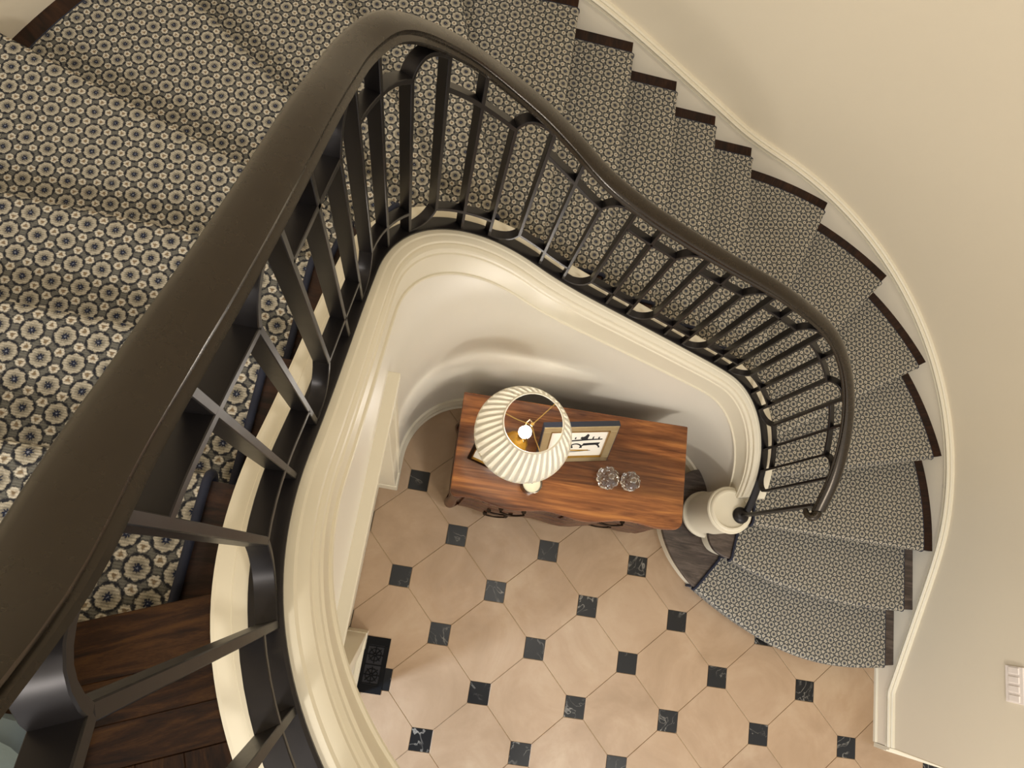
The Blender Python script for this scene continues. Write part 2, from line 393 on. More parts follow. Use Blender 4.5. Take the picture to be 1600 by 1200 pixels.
# ------------------------------------------------------------------ stair surface
n1p = np.array([(1.86,.151),(2.115,.011),(2.421,-.121),(2.686,-.161),(2.917,-.171),(3.163,-.14),(3.25,-.12)])
n2p = np.array([(2.004,.355),(2.18,.297),(2.366,.251),(2.693,.215),(2.93,.213),(3.164,.228),(3.25,.236)])
f1 = np.polyfit(n1p[:, 0], n1p[:, 1], 4); f2 = np.polyfit(n2p[:, 0], n2p[:, 1], 3)
RC0, RC1 = 0.64, 1.78            # carpet edges
def y3(R): return .575 + (R - .64) / 1.21 * .03
def G(k, R):
    u = (R - RC0) / (RC1 - RC0)
    if k < 3:
        a = np.array((1.86 + u * 1.32, np.polyval(f1, 1.86 + u * 1.32))); b = np.array((2.004 + u * 1.176, np.polyval(f2, 2.004 + u * 1.176)))
        c = np.array((CRX + R, y3(R)))
        return a + (b - a) * (k - 1) if k < 2 else b + (c - b) * (k - 2)
    if k < 8:
        a3 = math.degrees(math.asin((y3(R) - CY) / R))
        an = a3 + (16.2 - a3) * (k - 3) if k < 4 else 16.2 + (88.3 - 16.2) / 4 * (k - 4)
        rad = R if k >= 4 else R + (math.hypot(R, y3(R) - CY) - R) * (4 - k)
        return np.array(pa(CRX, an, rad, rad))
    if k < 12:
        x8 = CRX + R * math.cos(math.radians(88.3)); xs = [x8, 1.162, .877, .592, CLX]
        return np.array((float(np.interp(k, range(8, 13), xs)), CY + R))
    if k < 17: return np.array(pa(CLX, 90 + 18 * (k - 12), R, R))
    x = CLX - R; y20 = -.105 + (x + .241) * .389
    yy = [CY, .367, .085, y20, y20 - .28]
    return np.array((x, float(np.interp(k, range(17, 22), yy))))
def going(k, R):
    a, b = max(1.0, k - .5), min(21.0, k + .5); return float(np.hypot(*(G(b, R) - G(a, R)))) / (b - a)

# ================================================================== SETTING
# ground floor
floor_o = tag(MB().box(-2.4, 6.5, -5.0, 2.7, -0.14, -0.006).build('floor', M['grout']), 'beige limestone floor with small black marble insets', 'floor', kind='structure')
LT = 0.3055; ox, oy = 0.6065, -0.0703; dh = 0.0635; j_ = 0.0012
oc = []
for sx, sy in ((1, 1), (-1, 1), (-1, -1), (1, -1)):
    A_ = (sx * (LT - dh - j_), sy * (dh - j_)); B_ = (sx * (dh - j_), sy * (LT - dh - j_))
    oc += [A_, B_] if sx * sy > 0 else [B_, A_]
def tile_mesh(poly, mat, nm, t=0.02, b=0.0025):
    c = [(x * (1 - b / 0.3), y * (1 - b / 0.3)) for x, y in poly]; n = len(poly)
    v = [(x, y, -t) for x, y in poly] + [(x, y, -b * .5) for x, y in poly] + [(x, y, 0) for x, y in c]
    f = [list(range(2*n, 3*n))] + [[i + a*n, (i+1) % n + a*n, (i+1) % n + (a+1)*n, i + (a+1)*n] for a in (0, 1) for i in range(n)]
    me = bpy.data.meshes.new(nm); me.from_pydata(v, [], f); me.materials.append(mat); return me
oct_me = tile_mesh(oc, M['stone'], 'stone_tile'); dq = dh - 0.001
dot_me = tile_mesh([(-dq, -dq), (dq, -dq), (dq, dq), (-dq, dq)], M['marble'], 'marble_inset', b=0.0015)
for m in range(-6, 15):
    for n in range(-9, 6):
        x, y = ox + LT * m, oy + LT * n
        if not (-0.75 < x < 4.75 and -2.6 < y < 1.35): continue
        if x > 3.27 + .1 and y > -.45 - (x - 3.27) * .14 or (x > 2.3 and y > 0.35): continue
        if (m + n) % 2 == 0: o = bpy.data.objects.new('marble_inset', dot_me)
        else: o = bpy.data.objects.new('stone_tile', oct_me)
        COL.objects.link(o); o.location = (x, y, 0); o.parent = floor_o

# outer stair wall
qo = [float(q) for q in np.linspace(0, OUT.S[-1], 240)]
w = sweep(OUT, qo, [(0.002, ('a', -0.1)), (0.002, ('a', 8.9)), (0.15, ('a', 8.9)), (0.15, ('a', -0.1))], lambda q: 0, 'wall_outer', M['wall'], None, 30)
tag(w, 'tall cream painted wall curving round the outside of the stair', 'wall', kind='structure')
# return of that wall towards the next room
w2 = MB().add([(3.265, -.625, 0), (4.9, -.86, 0), (4.9, -.70, 0), (3.41, -.49, 0), (3.265, -.625, 8.9), (4.9, -.86, 8.9), (4.9, -.70, 8.9), (3.41, -.49, 8.9)],
              [[0,1,5,4],[1,2,6,5],[2,3,7,6],[3,0,4,7],[4,5,6,7],[3,2,1,0]]).build('wall_return', M['wall'])
tag(w2, 'short cream wall face turning the corner below the light switch', 'wall', kind='structure')
def along(p, q, prof, name, mat, parent=None):
    p = np.array(p, float); q = np.array(q, float); d = (q - p) / np.hypot(*(q - p)); n = np.array((d[1], -d[0])); v = []
    for e in (p, q):
        for o, z in prof: v.append((e[0] + n[0]*o, e[1] + n[1]*o, z))
    m = len(prof); f = [[i, (i+1) % m, m + (i+1) % m, m + i] for i in range(m)] + [list(range(m)), list(range(m, 2*m))[::-1]]
    return mesh_obj(name, v, f, mat, parent)
bb = along((3.245, -.628), (4.9, -.866), [(-.005, 0), (.022, 0), (.022, .10), (.018, .108), (.018, .125), (.010, .13), (.012, .145), (.004, .155), (-.005, .155)], 'baseboard_return', M['trim'])
tag(bb, 'cream moulded baseboard along the short wall at the corner', 'baseboard', kind='structure')
# skirt board and its cap moulding
sk = empty('trim_1', (3.25, -.5, 0)); tag(sk, 'cream stair skirting with moulded cap climbing the outer wall', 'skirting', kind='structure')
def reparent(o, p): o.parent = p; o.matrix_parent_inverse = Matrix.Translation(-Vector(p.location)) if p.rotation_euler.z == 0 else (Matrix.Translation(p.location) @ Matrix.Rotation(p.rotation_euler.z, 4, 'Z')).inverted(); return o
o = sweep(OUT, qo, [(.004, -.48), (-.012, -.48), (-.012, 0.0), (.004, 0.0)], zo, 'skirt_board', M['skirt']); reparent(o, sk)
o = sweep(OUT, qo, [(.004, -.022), (-.014, -.022), (-.022, -.017), (-.022, -.010), (-.014, -.006), (-.017, .004), (-.028, .010), (-.031, .018), (-.026, .026), (-.016, .028), (-.018, .036), (-.012, .043), (.004, .045)], zo, 'cap_moulding', M['trim'], auto=25); reparent(o, sk)
o = along((3.251, -.62), (3.251, -.16), [(0, 0), (-.014, 0), (-.014, .02), (-.006, .028), (0, .028)], 'shoe_moulding', M['trim']); reparent(o, sk)
# ceiling far above
tag(MB().box(-1.8, 4.9, -3.4, 2.7, 8.9, 9.0).build('ceiling', M['ceil']), 'plain cream ceiling high above the stairwell', 'ceiling', kind='structure')

# well wall below the string
s_a = IN.s_of(CRX + RWX, .60); s_dj = IN.s_of(CLX - RW, .50); s_b = IN.s_of(CLX - RW, .16)
qi = [float(q) for q in np.linspace(s_a, s_dj, 190)]
wi = sweep(IN, qi, [(-.030, ('a', 0)), (-.030, -.2), (.085, -.2), (.085, ('a', 0))], zc, 'wall_well', M['trim_well'], None, 30)
tag(wi, 'glossy cream plaster wall curving round the stairwell behind the chest', 'wall', kind='structure')
qb = [float(q) for q in np.linspace(IN.s_of(1.90, .83), s_dj, 150)]
ob = sweep(IN, qb, [(-.03, ('a', 0)), (-.062, ('a', 0)), (-.062, ('a', .02)), (-.054, ('a', .03)), (-.054, ('a', .11)), (-.060, ('a', .118)), (-.050, ('a', .135)), (-.044, ('a', .15)), (-.03, ('a', .155))], lambda q: 0, 'baseboard_well', M['trim'])
tag(ob, 'cream moulded baseboard curving along the stairwell wall', 'baseboard', kind='structure')
# wall with a door under the upper flight
XF = CLX - RW + 0.030            # face of the wall on the well side
lw = MB().box(XF - .13, XF, -.43, .50, 2.32, 3.0).box(XF - .13, XF, -.80, -.43, 0, 3.24).box(XF - .13, XF, -2.2, -.80, 2.3, 3.24).box(XF - .13, XF, -.43, .12, 3.0, 3.24).box(XF - .13, XF, .12, .36, 3.0, 3.10).box(XF - .13, XF, .12, .24, 3.10, 3.18).build('wall_left', M['trim_well'])
tag(lw, 'cream wall under the upper flight with the door opening', 'wall', kind='structure')
dr = empty('door_1', (XF - .1, 0, 0)); tag(dr, 'cream panelled door with brass knob under the upper flight', 'door', kind='structure')
o = MB().box(XF - .125, XF - .085, -.41, .465, 0.008, 2.30).build('door_leaf', M['trim']); bevel(o, .004); reparent(o, dr)
for (y0, y1, z0, z1) in ((-.30, -.02, .25, 1.0), (.08, .36, .25, 1.0), (-.30, -.02, 1.15, 2.15), (.08, .36, 1.15, 2.15)):
    o = MB().box(XF - .09, XF - .077, y0, y1, z0, z1).build('door_panel', M['trim']); bevel(o, .008); reparent(o, dr)
o = MB().lathe([(.012, 0), (.012, .03), (.026, .04), (.03, .055), (.022, .07), (.004, .074)], n=20).build('door_knob', M['brass'], None, True)
o.matrix_world = Matrix.Translation((XF - .085, .40, 1.0)) @ Matrix.Rotation(math.pi/2, 4, 'Y'); mw = o.matrix_world.copy(); o.parent = dr; o.matrix_parent_inverse = Matrix.Translation(-Vector(dr.location)); o.matrix_world = mw
for y0, y1 in ((.455, .575), (-.52, -.42)):
    o = MB().box(XF - .1, XF + .022, y0, y1 - .03, 0, 2.36).box(XF - .1, XF + .03, y1 - .035, y1, 0, 2.36).box(XF - .1, XF + .034, y0 - .004, y1 + .004, 0, .20).build('door_casing', M['trim']); bevel(o, .004); reparent(o, dr)
o = MB().box(XF - .02, XF + .022, -.52, .575, 2.32, 2.42).box(XF - .02, XF + .04, -.53, .585, 2.42, 2.45).build('door_head_casing', M['trim']); bevel(o, .004); reparent(o, dr)
bp = MB().box(XF, XF + .03, -.80, -.52, 0, .03).box(XF, XF + .02, -.80, -.52, .03, .17).box(XF, XF + .028, -.80, -.52, .145, .16).build('baseboard_left', M['trim']); bevel(bp, .004)
tag(bp, 'cream baseboard beside the black floor register', 'baseboard', kind='structure')

# upper landing
def line_hit(p, d, o=0.08):
    """where a line meets the inner path offset by o (landing part)"""
    best = None; P = [IN.at(q, o) for q in np.linspace(s_b - .3, IN.S[-1], 220)]
    p = np.array(p); d = np.array(d); n = np.array((-d[1], d[0]))
    for a, b in zip(P[:-1], P[1:]):
        fa, fb = np.dot(np.array(a) - p, n), np.dot(np.array(b) - p, n)
        if fa * fb <= 0 and fa != fb:
            t = fa / (fa - fb); return np.array(a) * (1 - t) + np.array(b) * t
    return None
dN = np.array((.932, .363)); nN = np.array((.363, -.932)); p0 = np.array((-.241, -.105))
hit = line_hit(p0, dN, .03)
arc_pts = [IN.at(q, .03) for q in np.linspace(IN.s_of(*hit), IN.S[-1], 60)]
poly = [tuple(p0 - dN * 1.45 + nN * .03)] + [tuple(hit + nN * .03)] + [tuple(a) for a in arc_pts[1:]] + [(1.2, -2.2), (-1.6, -2.2)]
fl = MB().prism(poly, 3.24, HL - .021).build('floor_landing', M['board']); tag(fl, 'dark oak upper landing floor at the head of the stair', 'floor', kind='structure')
def board(q4, name='floor_board', z0=HL - .021, z1=HL, g=.0006):
    c = np.mean(q4, axis=0); q = [c + (np.array(a) - c) * (1 - g / max(.02, np.hypot(*(np.array(a) - c)))) for a in q4]
    d = np.array(q4[1]) - np.array(q4[0]); d /= np.hypot(*d); n = np.array((-d[1], d[0])); off = random.random() * 5
    v = [(a[0], a[1], z0) for a in q] + [(a[0], a[1], z1) for a in q]
    uv = [(np.dot(a, d) + off, np.dot(a, n) + off * .37) for a in q] * 2
    o = mesh_obj(name, v, [[3,2,1,0],[4,5,6,7],[0,1,5,4],[1,2,6,5],[2,3,7,6],[3,0,4,7]], M['board'], None, uv)
    bevel(o, .001, 1); o.parent = fl; return o
wid = [-.028, .055, .112, .169]
for i in range(3):
    a, b = wid[i], wid[i+1]; ha = line_hit(p0 + nN * a, dN); hb = line_hit(p0 + nN * b, dN)
    board([p0 + nN * a - dN * 1.42, ha, hb, p0 + nN * b - dN * 1.42], 'landing_nosing' if i == 0 else 'floor_board', z1=HL + (.001 if i == 0 else 0))
for i in range(9):                       # boards turned the other way beyond the border
    s0 = .12 - i * .062
    a = p0 + nN * .169 + dN * s0; b = p0 + nN * .169 + dN * (s0 - .062)
    board([a, a + nN * .55, b + nN * .55, b]) if i > 0 else None
    if i == 0:
        h = line_hit(p0 + nN * .169, dN); board([h, a + nN * .16, b + nN * .16, b])

# ================================================================== STAIRCASE
st = empty('staircase', (2.6, 0.1, 0)); tag(st, 'sweeping curved staircase with dark oak treads and cream moulded string', 'staircase')
def tread(k):
    nR, nk = 9, 9; z1 = k * R_; z0 = z1 - .032; v = []; uv = []; f = []
    for z in (z1, z0):
        for i in range(nk):
            for j in range(nR):
                R = .55 + (RO - .002 - .55) * j / (nR - 1); g = going(k, R); e = 1 + .05 / going(min(k + 1, 20), R)
                kk = k + (e if k < 19 else 1 + .02 / g) * i / (nk - 1)
                x, y = G(kk, R); v.append((x, y, z)); uv.append((R + k * .7, (kk - k) * g + k * 1.3))
    n = nk * nR
    for i in range(nk - 1):
        for j in range(nR - 1):
            a = i * nR + j; f.append([a, a + 1, a + nR + 1, a + nR]); f.append([n + a, n + a + nR, n + a + nR + 1, n + a + 1])
    edge = [j for j in range(nR)] + [i * nR + nR - 1 for i in range(1, nk)] + [(nk - 1) * nR + j for j in range(nR - 2, -1, -1)] + [i * nR for i in range(nk - 2, 0, -1)]
    for a, b in zip(edge, edge[1:] + edge[:1]): f.append([a, b, n + b, n + a])
    o = mesh_obj('tread', v, f, M['darkwood'], None, uv, True, None, 30); reparent(o, st); return o
def riser(k):
    v = []; uv = []; f = []; nR = 9
    for t in (.03, .048):
        for z in ((k - 1) * R_, k * R_ - .03):
            for j in range(nR):
                R = .55 + (RO - .002 - .55) * j / (nR - 1); g = going(max(k, 3), R); x, y = G(k + t / g, R); v.append((x, y, z)); uv.append((R, z))
    for j in range(nR - 1):
        f += [[j, j+1, nR+j+1, nR+j], [2*nR+j, 3*nR+j, 3*nR+j+1, 2*nR+j+1], [nR+j, nR+j+1, 3*nR+j+1, 3*nR+j], [j, 2*nR+j, 2*nR+j+1, j+1]]
    f += [[0, nR, 3*nR, 2*nR], [nR-1, 3*nR-1, 4*nR-1, 2*nR-1]]
    o = mesh_obj('riser', v, f, M['darkwood'], None, uv, True, None, 30); reparent(o, st)
for k in range(3, 20): tread(k)
for k in range(3, 21): riser(k)
# curtail steps at the foot
def inset(poly, d):
    P = [np.array(p) for p in poly]; n = len(P); out = []
    A2 = sum(P[i][0]*P[(i+1)%n][1] - P[(i+1)%n][0]*P[i][1] for i in range(n)); sg = 1 if A2 > 0 else -1
    for i in range(n):
        t = P[(i+1) % n] - P[i-1]; t = t / max(1e-9, np.hypot(*t)); out.append(tuple(P[i] + sg * d * np.array((-t[1], t[0]))))
    return out
xs = np.linspace(3.255, 1.86, 24)
c1 = [(x, float(np.polyval(f1, x))) for x in xs] + [tuple(p) for p in catmull([(1.86,.151),(1.785,.212),(1.688,.321),(1.612,.464),(1.592,.60),(1.625,.74),(1.70,.85),(1.80,.915),(1.90,.93)], 4)][1:]
c1 += [(1.97, .80), (2.0, .55), (2.08, .40)] + [(x, float(np.polyval(f2, x)) + .07) for x in (2.3, 2.7, 3.0, 3.255)]
xs = np.linspace(3.255, 2.004, 20)
c2 = [(x, float(np.polyval(f2, x))) for x in xs] + [tuple(p) for p in catmull([(2.004,.355),(1.935,.371),(1.886,.402),(1.848,.47),(1.83,.60),(1.86,.72),(1.93,.76)], 4)][1:]
c2 += [(2.02, .72), (2.05, .65), (3.255, .66)]
for k, c in ((1, c1), (2, c2)):
    b = MB().prism(c, k * R_ - .03, k * R_).build('tread', M['oak_sheen']); bevel(b, .004); reparent(b, st)
    e = MB().prism(inset(c, .002)[:], k * R_ - .034, k * R_ - .028).build('tread_edge', M['black']); reparent(e, st)
    b = MB().prism(inset(c, .026), (k - 1) * R_, k * R_ - .028).build('riser', M['trim']); reparent(b, st)
    ri = inset(c, .022); m0 = 20 if k == 1 else 16
# string: cap and fascia round the well
qs = [float(q) for q in np.linspace(IN.s_of(CRX + RWX, .70), IN.S[-1], 280)]
prof = [(.088, -.34), (.088, -.016), (.096, -.012), (.098, -.004), (.092, .0), (.070, .0), (.068, .003), (.0, .003),
        (-.014, .0), (-.018, -.006), (-.026, -.010), (-.034, -.018), (-.036, -.027), (-.032, -.035), (-.027, -.038), (-.028, -.044), (-.036, -.049), (-.042, -.058), (-.044, -.068),
        (-.041, -.075), (-.041, -.090), (-.0455, -.095), (-.046, -.103), (-.041, -.110), (-.0385, -.115), (-.0385, -.248), (-.044, -.250), (-.046, -.258), (-.043, -.266), (-.027, -.270), (-.022, -.34)]
o = sweep(IN, qs, prof, zc, 'string', M['trim'], None, 22); reparent(o, st)
# drum newel
prof = [(.150, 0), (.150, .02), (.140, .03), (.132, .05), (.132, .36), (.1325, .368), (.140, .374), (.142, .382), (.136, .390), (.128, .392), (.126, .398), (.118, .404), (.108, .405), (.106, .399), (.098, .396), (.0, .396)]
o = MB().lathe(prof, (1.862, .622, .216), 48).build('newel_drum', M['trim'], None, True, 30); reparent(o, st)

# ================================================================== CARPET RUNNER
def carpet():
    nU = 25; verts = []; uvs = []; faces = []; edges = {RC0: [], RC1: []}; row0 = None
    for k in range(1, 21):
        eu = G(k, RC1) - G(k, RC0); eu /= np.hypot(*eu); ev = np.array((-eu[1], eu[0]))
        if k < 20 and np.dot(ev, G(k + .5, 1.2) - G(k, 1.2)) < 0: ev = -ev
        O_ = G(k, 1.2)
        sec = [(.017, -R_ + .006, 0), (.017, -.055, 0), (.012, -.042, 0), (.0, -.036, 0), (-.009, -.024, 0), (-.012, -.010, 0), (-.008, .004, 0), (.004, .011, 0), (.03, .012, 0)]
        if k == 20: sec = sec[:3]
        rows = [('d', t, z) for t, z, _ in sec]
        if k < 20: rows += [('f', fr, .012) for fr in (.15, .3, .45, .6, .75, .9, 1.0)]
        base_z = k * R_
        vl = 0.0; prev = None
        for kind, t, z in rows:
            row = []
            for j in range(nU):
                R = RC0 + (RC1 - RC0) * j / (nU - 1)
                g = going(max(min(k, 19), 1.5), R)
                if kind == 'd': kk = k + t / g; kk = max(kk, 1.0 + t / g)
                else:
                    a = k + .03 / g; b = k + 1 + .017 / going(min(k + 1, 19), R); kk = a + (b - a) * t
                if kk < 1: p = G(1.0, R) + (G(1.05, R) - G(1.0, R)) / np.hypot(*(G(1.05, R) - G(1.0, R))) * t
                else: p = G(kk, R)
                row.append((p[0], p[1], base_z + z))
            mid = row[nU // 2]
            start = len(verts)
            for j, p in enumerate(row):
                P2 = np.array(p[:2]) - O_; u = float(np.dot(P2, eu)); v = float(np.dot(P2, ev))
                if kind == 'd' and z < .0: v = -.012 - (0.011 - z)          # round the nosing and down the riser
                verts.append(p); uvs.append((u + k * .033 + 5, v + k * .3432 + 5))
            if row0 is not None and not (kind == 'd' and (t, z) == (sec[0][0], sec[0][1])):
                for j in range(nU - 1): faces.append([row0 + j, row0 + j + 1, start + j + 1, start + j])
            row0 = start
            edges[RC0].append(row[0]); edges[RC1].append(row[-1])
    return verts, uvs, faces, edges
cv, cu, cf, ce = carpet()
cr = empty('stair_runner', (2.6, -.2, 0)); tag(cr, 'patterned grey and cream carpet runner with navy bound edges climbing the stair', 'carpet')
o = mesh_obj('runner_pile', cv, cf, M['carpet'], None, cu, True, None, 70); reparent(o, cr)
for key, rad in ((RC0, .0085), (RC1, .004)):
    pts = [Vector(p) for p in ce[key]]; q = [pts[0]]
    for p in pts[1:]:
        if (p - q[-1]).length > .004: q.append(p)
    o = MB().tube([p + Vector((0, 0, -.003)) for p in q], rad, 8).build('edge_binding', M['binding'], None, True, 60); reparent(o, cr)

# ================================================================== RAILING
rl = empty('stair_railing', (1.95, .6, .6)); tag(rl, 'black iron stair balustrade with looped bars and moulded bronze handrail', 'railing')
OC = 0.020                                     # bar centre line, from the well edge
BW, BT = .030, .0115
def ribbon(pts, name, mat, w=BW, t=BT, oc=OC):
    P = np.array(pts, float); m = len(P); T = np.gradient(P, axis=0); T /= np.hypot(T[:, 0], T[:, 1])[:, None]; N = np.c_[-T[:, 1], T[:, 0]]
    v = []; f = []
    for i in range(m):
        for sn, so in ((-1, -1), (1, -1), (1, 1), (-1, 1)):
            s = P[i, 0] + N[i, 0] * t / 2 * sn; z = P[i, 1] + N[i, 1] * t / 2 * sn
            x, y = IN.at(s, oc + so * w / 2); v.append((x, y, z))
    for i in range(m - 1):
        for j in range(4): f.append([i*4+j, i*4+(j+1) % 4, (i+1)*4+(j+1) % 4, (i+1)*4+j])
    f += [[3, 2, 1, 0], [(m-1)*4 + j for j in range(4)]]
    o = mesh_obj(name, v, f, mat, None, None, True, None, 35); bevel(o, .0012, 1); reparent(o, rl); return o
s0 = IN.s_of_k(18.91); sa = IN.s_of_k(4.21); dS = (s0 - sa) / 28.0
RU = .022                                      # handrail centre to its underside bar
def INS(q): return .105 + .07 * min(1.0, max(0.0, (q - IN.ks[-1][0] + .03) / .11))
def zb(q): return zc(q) + .012
def zt(q): return zr(q) - RU
def straight(q, z0, z1, n=2): return [(q, z0 + (z1 - z0) * i / n) for i in range(n + 1)]
def bez(p0, p1, p2, n=10): return [((1-t)**2*p0[0] + 2*t*(1-t)*p1[0] + t*t*p2[0], (1-t)**2*p0[1] + 2*t*(1-t)*p1[1] + t*t*p2[1]) for t in np.linspace(0, 1, n)]
for i in range(-9, 31):
    q = s0 - i * dS; ty = 'cab'[i % 3]
    if q > IN.S[-1] - .12 or q < IN.s_of(CRX + RWX, .64): continue
    if ty == 'c': ribbon(straight(q, zb(q), zt(q)), 'baluster', M['iron'])
    elif ty == 'a':
        qb_ = q - dS
        ribbon(straight(q, zb(q), zt(q) - INS(q)), 'baluster', M['iron'])
        ribbon(bez((q, zt(q) - INS(q)), (q - dS * .30, zt(q - dS * .3) - .004), (qb_, zt(qb_) - .006)), 'loop_top', M['iron'])
        ribbon(bez((q, zb(q) + .005), (qb_ + dS * .30, zb(qb_ + dS * .3) + .004), (qb_, zb(qb_) + .105)), 'loop_foot', M['iron'])
        if q + 2 * dS < IN.S[-1] - .05:
            qq = np.linspace(q, q + 2 * dS, 9)   # bars running on to the loop above
            ribbon([(a, zt(a) - INS(a)) for a in qq], 'cross_bar', M['iron']); ribbon([(a, zb(a) + .105) for a in qq], 'cross_bar', M['iron'])
    else: ribbon(straight(q, zb(q) + .105, zt(q)), 'baluster', M['iron'])
qr = [float(a) for a in np.linspace(IN.s_of(CRX + RWX, .60), IN.S[-1], 260)]
o = sweep(IN, qr, [(-.001, .003), (.046, .003), (.046, .010), (.041, .013), (.004, .013), (-.001, .010)], zc, 'base_bar', M['iron'], None, 30); reparent(o, rl)
hp = [(-.019, -.028), (.019, -.028), (.019, -.022), (.026, -.020), (.031, -.012), (.029, -.004), (.0255, .000), (.028, .006), (.0285, .013), (.024, .020), (.014, .0255), (.0, .0275), (-.014, .0255), (-.024, .020), (-.0285, .013), (-.028, .006), (-.0255, .0), (-.029, -.004), (-.031, -.012), (-.026, -.020), (-.019, -.022)]
qh = [float(a) for a in np.linspace(IN.s_of(CRX + RWX, .575), IN.S[-1], 300)]
o = sweep(IN, qh, [(a + .024, b) for a, b in hp], zr, 'handrail', M['rail'], None, 32); reparent(o, rl)
# scroll at the foot of the handrail
ex, ey = IN.at(qh[0], .024); ez = zr(qh[0]); pts = []; rad = []
for t in np.linspace(0, 1, 20):
    an = -math.pi / 2 * 0 + t * 3.4; rr = .030 * (1 - .35 * t)
    pts.append((ex - .030 + rr * math.cos(an), ey - rr * math.sin(an) * 1.15, ez - .012 - .018 * t)); rad.append(.026 * (1 - .55 * t))
o = MB().tube(pts, rad, 12).build('rail_scroll', M['rail'], None, True, 50); reparent(o, rl)
nx, ny = 1.934, .600
o = MB().box(nx - .02, nx + .02, ny - .008, ny + .008, .615, zr(IN.s_of(CRX + RWX, .604)) - .02).build('newel_bar', M['iron']); bevel(o, .003); reparent(o, rl)
o = MB().lathe([(.046, 0), (.050, .006), (.048, .016), (.036, .026), (.022, .032), (.0, .033)], (nx - .010, ny, .611), 28).build('newel_foot', M['iron'], None, True); reparent(o, rl)

# ================================================================== FURNITURE
ch = empty('chest_of_drawers', (.812, .690, 0), math.radians(2.0)); tag(ch, 'walnut serpentine chest of drawers standing against the curved well wall', 'chest')
CW, CD, CH = 1.305, .605, .86
def part(mb, name, mat, smooth=False, bev=0, parent=ch): 
    o = mb.build(name, mat, parent, smooth)
    if bev: bevel(o, bev, 3)
    return o
def front(x, d):                       # serpentine front line, d = distance in front of centre
    t = (x + CW / 2) / CW
    return -d + .013 * math.sin(2 * math.pi * t * 3) * (1 if 0 < t < 1 else 0) - .010 * math.cos(2 * math.pi * (t - .5)) * 1.0
def outline(w, d0, d1, rr=.045, n=40):
    p = [(w / 2, d0), (-w / 2, d0)]
    xs = -w / 2 * np.cos(np.linspace(0, math.pi, n + 30))
    body = []
    for x in xs:
        e = min(x + w / 2, w / 2 - x); y = front(x, d1)
        if e < rr: y += rr - math.sqrt(max(0, rr * rr - (rr - e) ** 2))
        body.append((x, y))
    return p + body
part(MB().prism(outline(CW, CD / 2, CD / 2 - .008), CH - .028, CH), 'top', M['walnut_top'], bev=.006)
part(MB().prism(outline(CW - .05, CD / 2 - .02, CD / 2 - .035), .17, CH - .03), 'carcass', M['walnut_dark'])
for r_, (z0, z1) in enumerate(((.62, .80), (.41, .60), (.20, .39))):
    for xa, xb in ((-.56, -.01), (.01, .56)) if r_ == 0 else ((-.56, .56),):
        xs = np.linspace(xa, xb, 18); pl = [(x, front(x, CD / 2 - .045)) for x in xs] + [(x, front(x, CD / 2 - .018)) for x in xs[::-1]]
        d_ = part(MB().prism(pl, z0, z1), 'drawer', M['walnut_dark'], bev=.004); pk = 1.0 if r_ == 0 else .45
        for hx in ((-.33, .33) if r_ else ((xa + xb) / 2,)):
            zz = (z0 + z1) / 2; yy = front(hx, CD / 2 - .018)
            hb = MB().tube([(hx - .065 + .13 * t, yy - (.018 + .008 * math.sin(math.pi * t)) * pk, zz + .012 - .03 * math.sin(math.pi * t)) for t in np.linspace(0, 1, 11)], .005, 8)
            for e in (-.065, .065): hb.tube([(hx + e, yy + .004, zz + .012), (hx + e, yy - .022 * pk, zz + .012)], .006, 8); hb.lathe([(.012, -.010), (.014, 0), (.012, .010)], (hx + e, yy, zz + .012), 12)
            h_ = hb.build('drawer_pull', M['darkbronze'], d_, True)
# carved corner posts, apron, feet
for sx in (-1, 1):
    part(MB().tube([(sx * (CW / 2 - .045), -CD / 2 + .055, z) for z in np.linspace(.16, .83, 12)], [.030 + .006 * math.sin(9 * z) for z in np.linspace(.16, .83, 12)], 10), 'corner_post', M['walnut_dark'], True)
    for sy in (-1, 1):
        pth = [(sx * (CW / 2 - .06), sy * (CD / 2 - .075), .2), (sx * (CW / 2 - .045), sy * (CD / 2 - .06), .12), (sx * (CW / 2 - .05), sy * (CD / 2 - .065), .06), (sx * (CW / 2 - .045), sy * (CD / 2 - .06), .018), (sx * (CW / 2 - .04), sy * (CD / 2 - .055), .004)]
        part(MB().tube(pth, [.045, .038, .026, .026, .02], 12), 'foot', M['walnut_dark'], True)
ap = MB(); n = 40; xs = np.linspace(-CW / 2 + .05, CW / 2 - .05, n)
v = []
for x in xs:
    low = .12 + .035 * math.cos(x * 14) * (1 if abs(x) < .5 else .6)
    for y_, z_ in ((-CD/2 + .035, .19), (-CD/2 + .055, .19), (-CD/2 + .055, low), (-CD/2 + .035, low)): v.append((x, front(x, 0) + y_ + .0, z_))
f = [[i*4+j, i*4+(j+1) % 4, (i+1)*4+(j+1) % 4, (i+1)*4+j] for i in range(n - 1) for j in range(4)] + [[0,1,2,3], [(n-1)*4+j for j in (3,2,1,0)]]
part(ap.add(v, f), 'apron', M['walnut_dark'], True)
for sx in (-.42, 0, .42):                 # carved ornaments along the front rail under the top
    for t in np.linspace(-1, 1, 9):
        x = sx + t * .16; part(MB().lathe([(.004, -.014), (.013 * (1.3 - abs(t)), 0), (.004, .014)], (x, front(x, CD/2 - .02), .812), 8), 'carving', M['walnut_dark'], True)

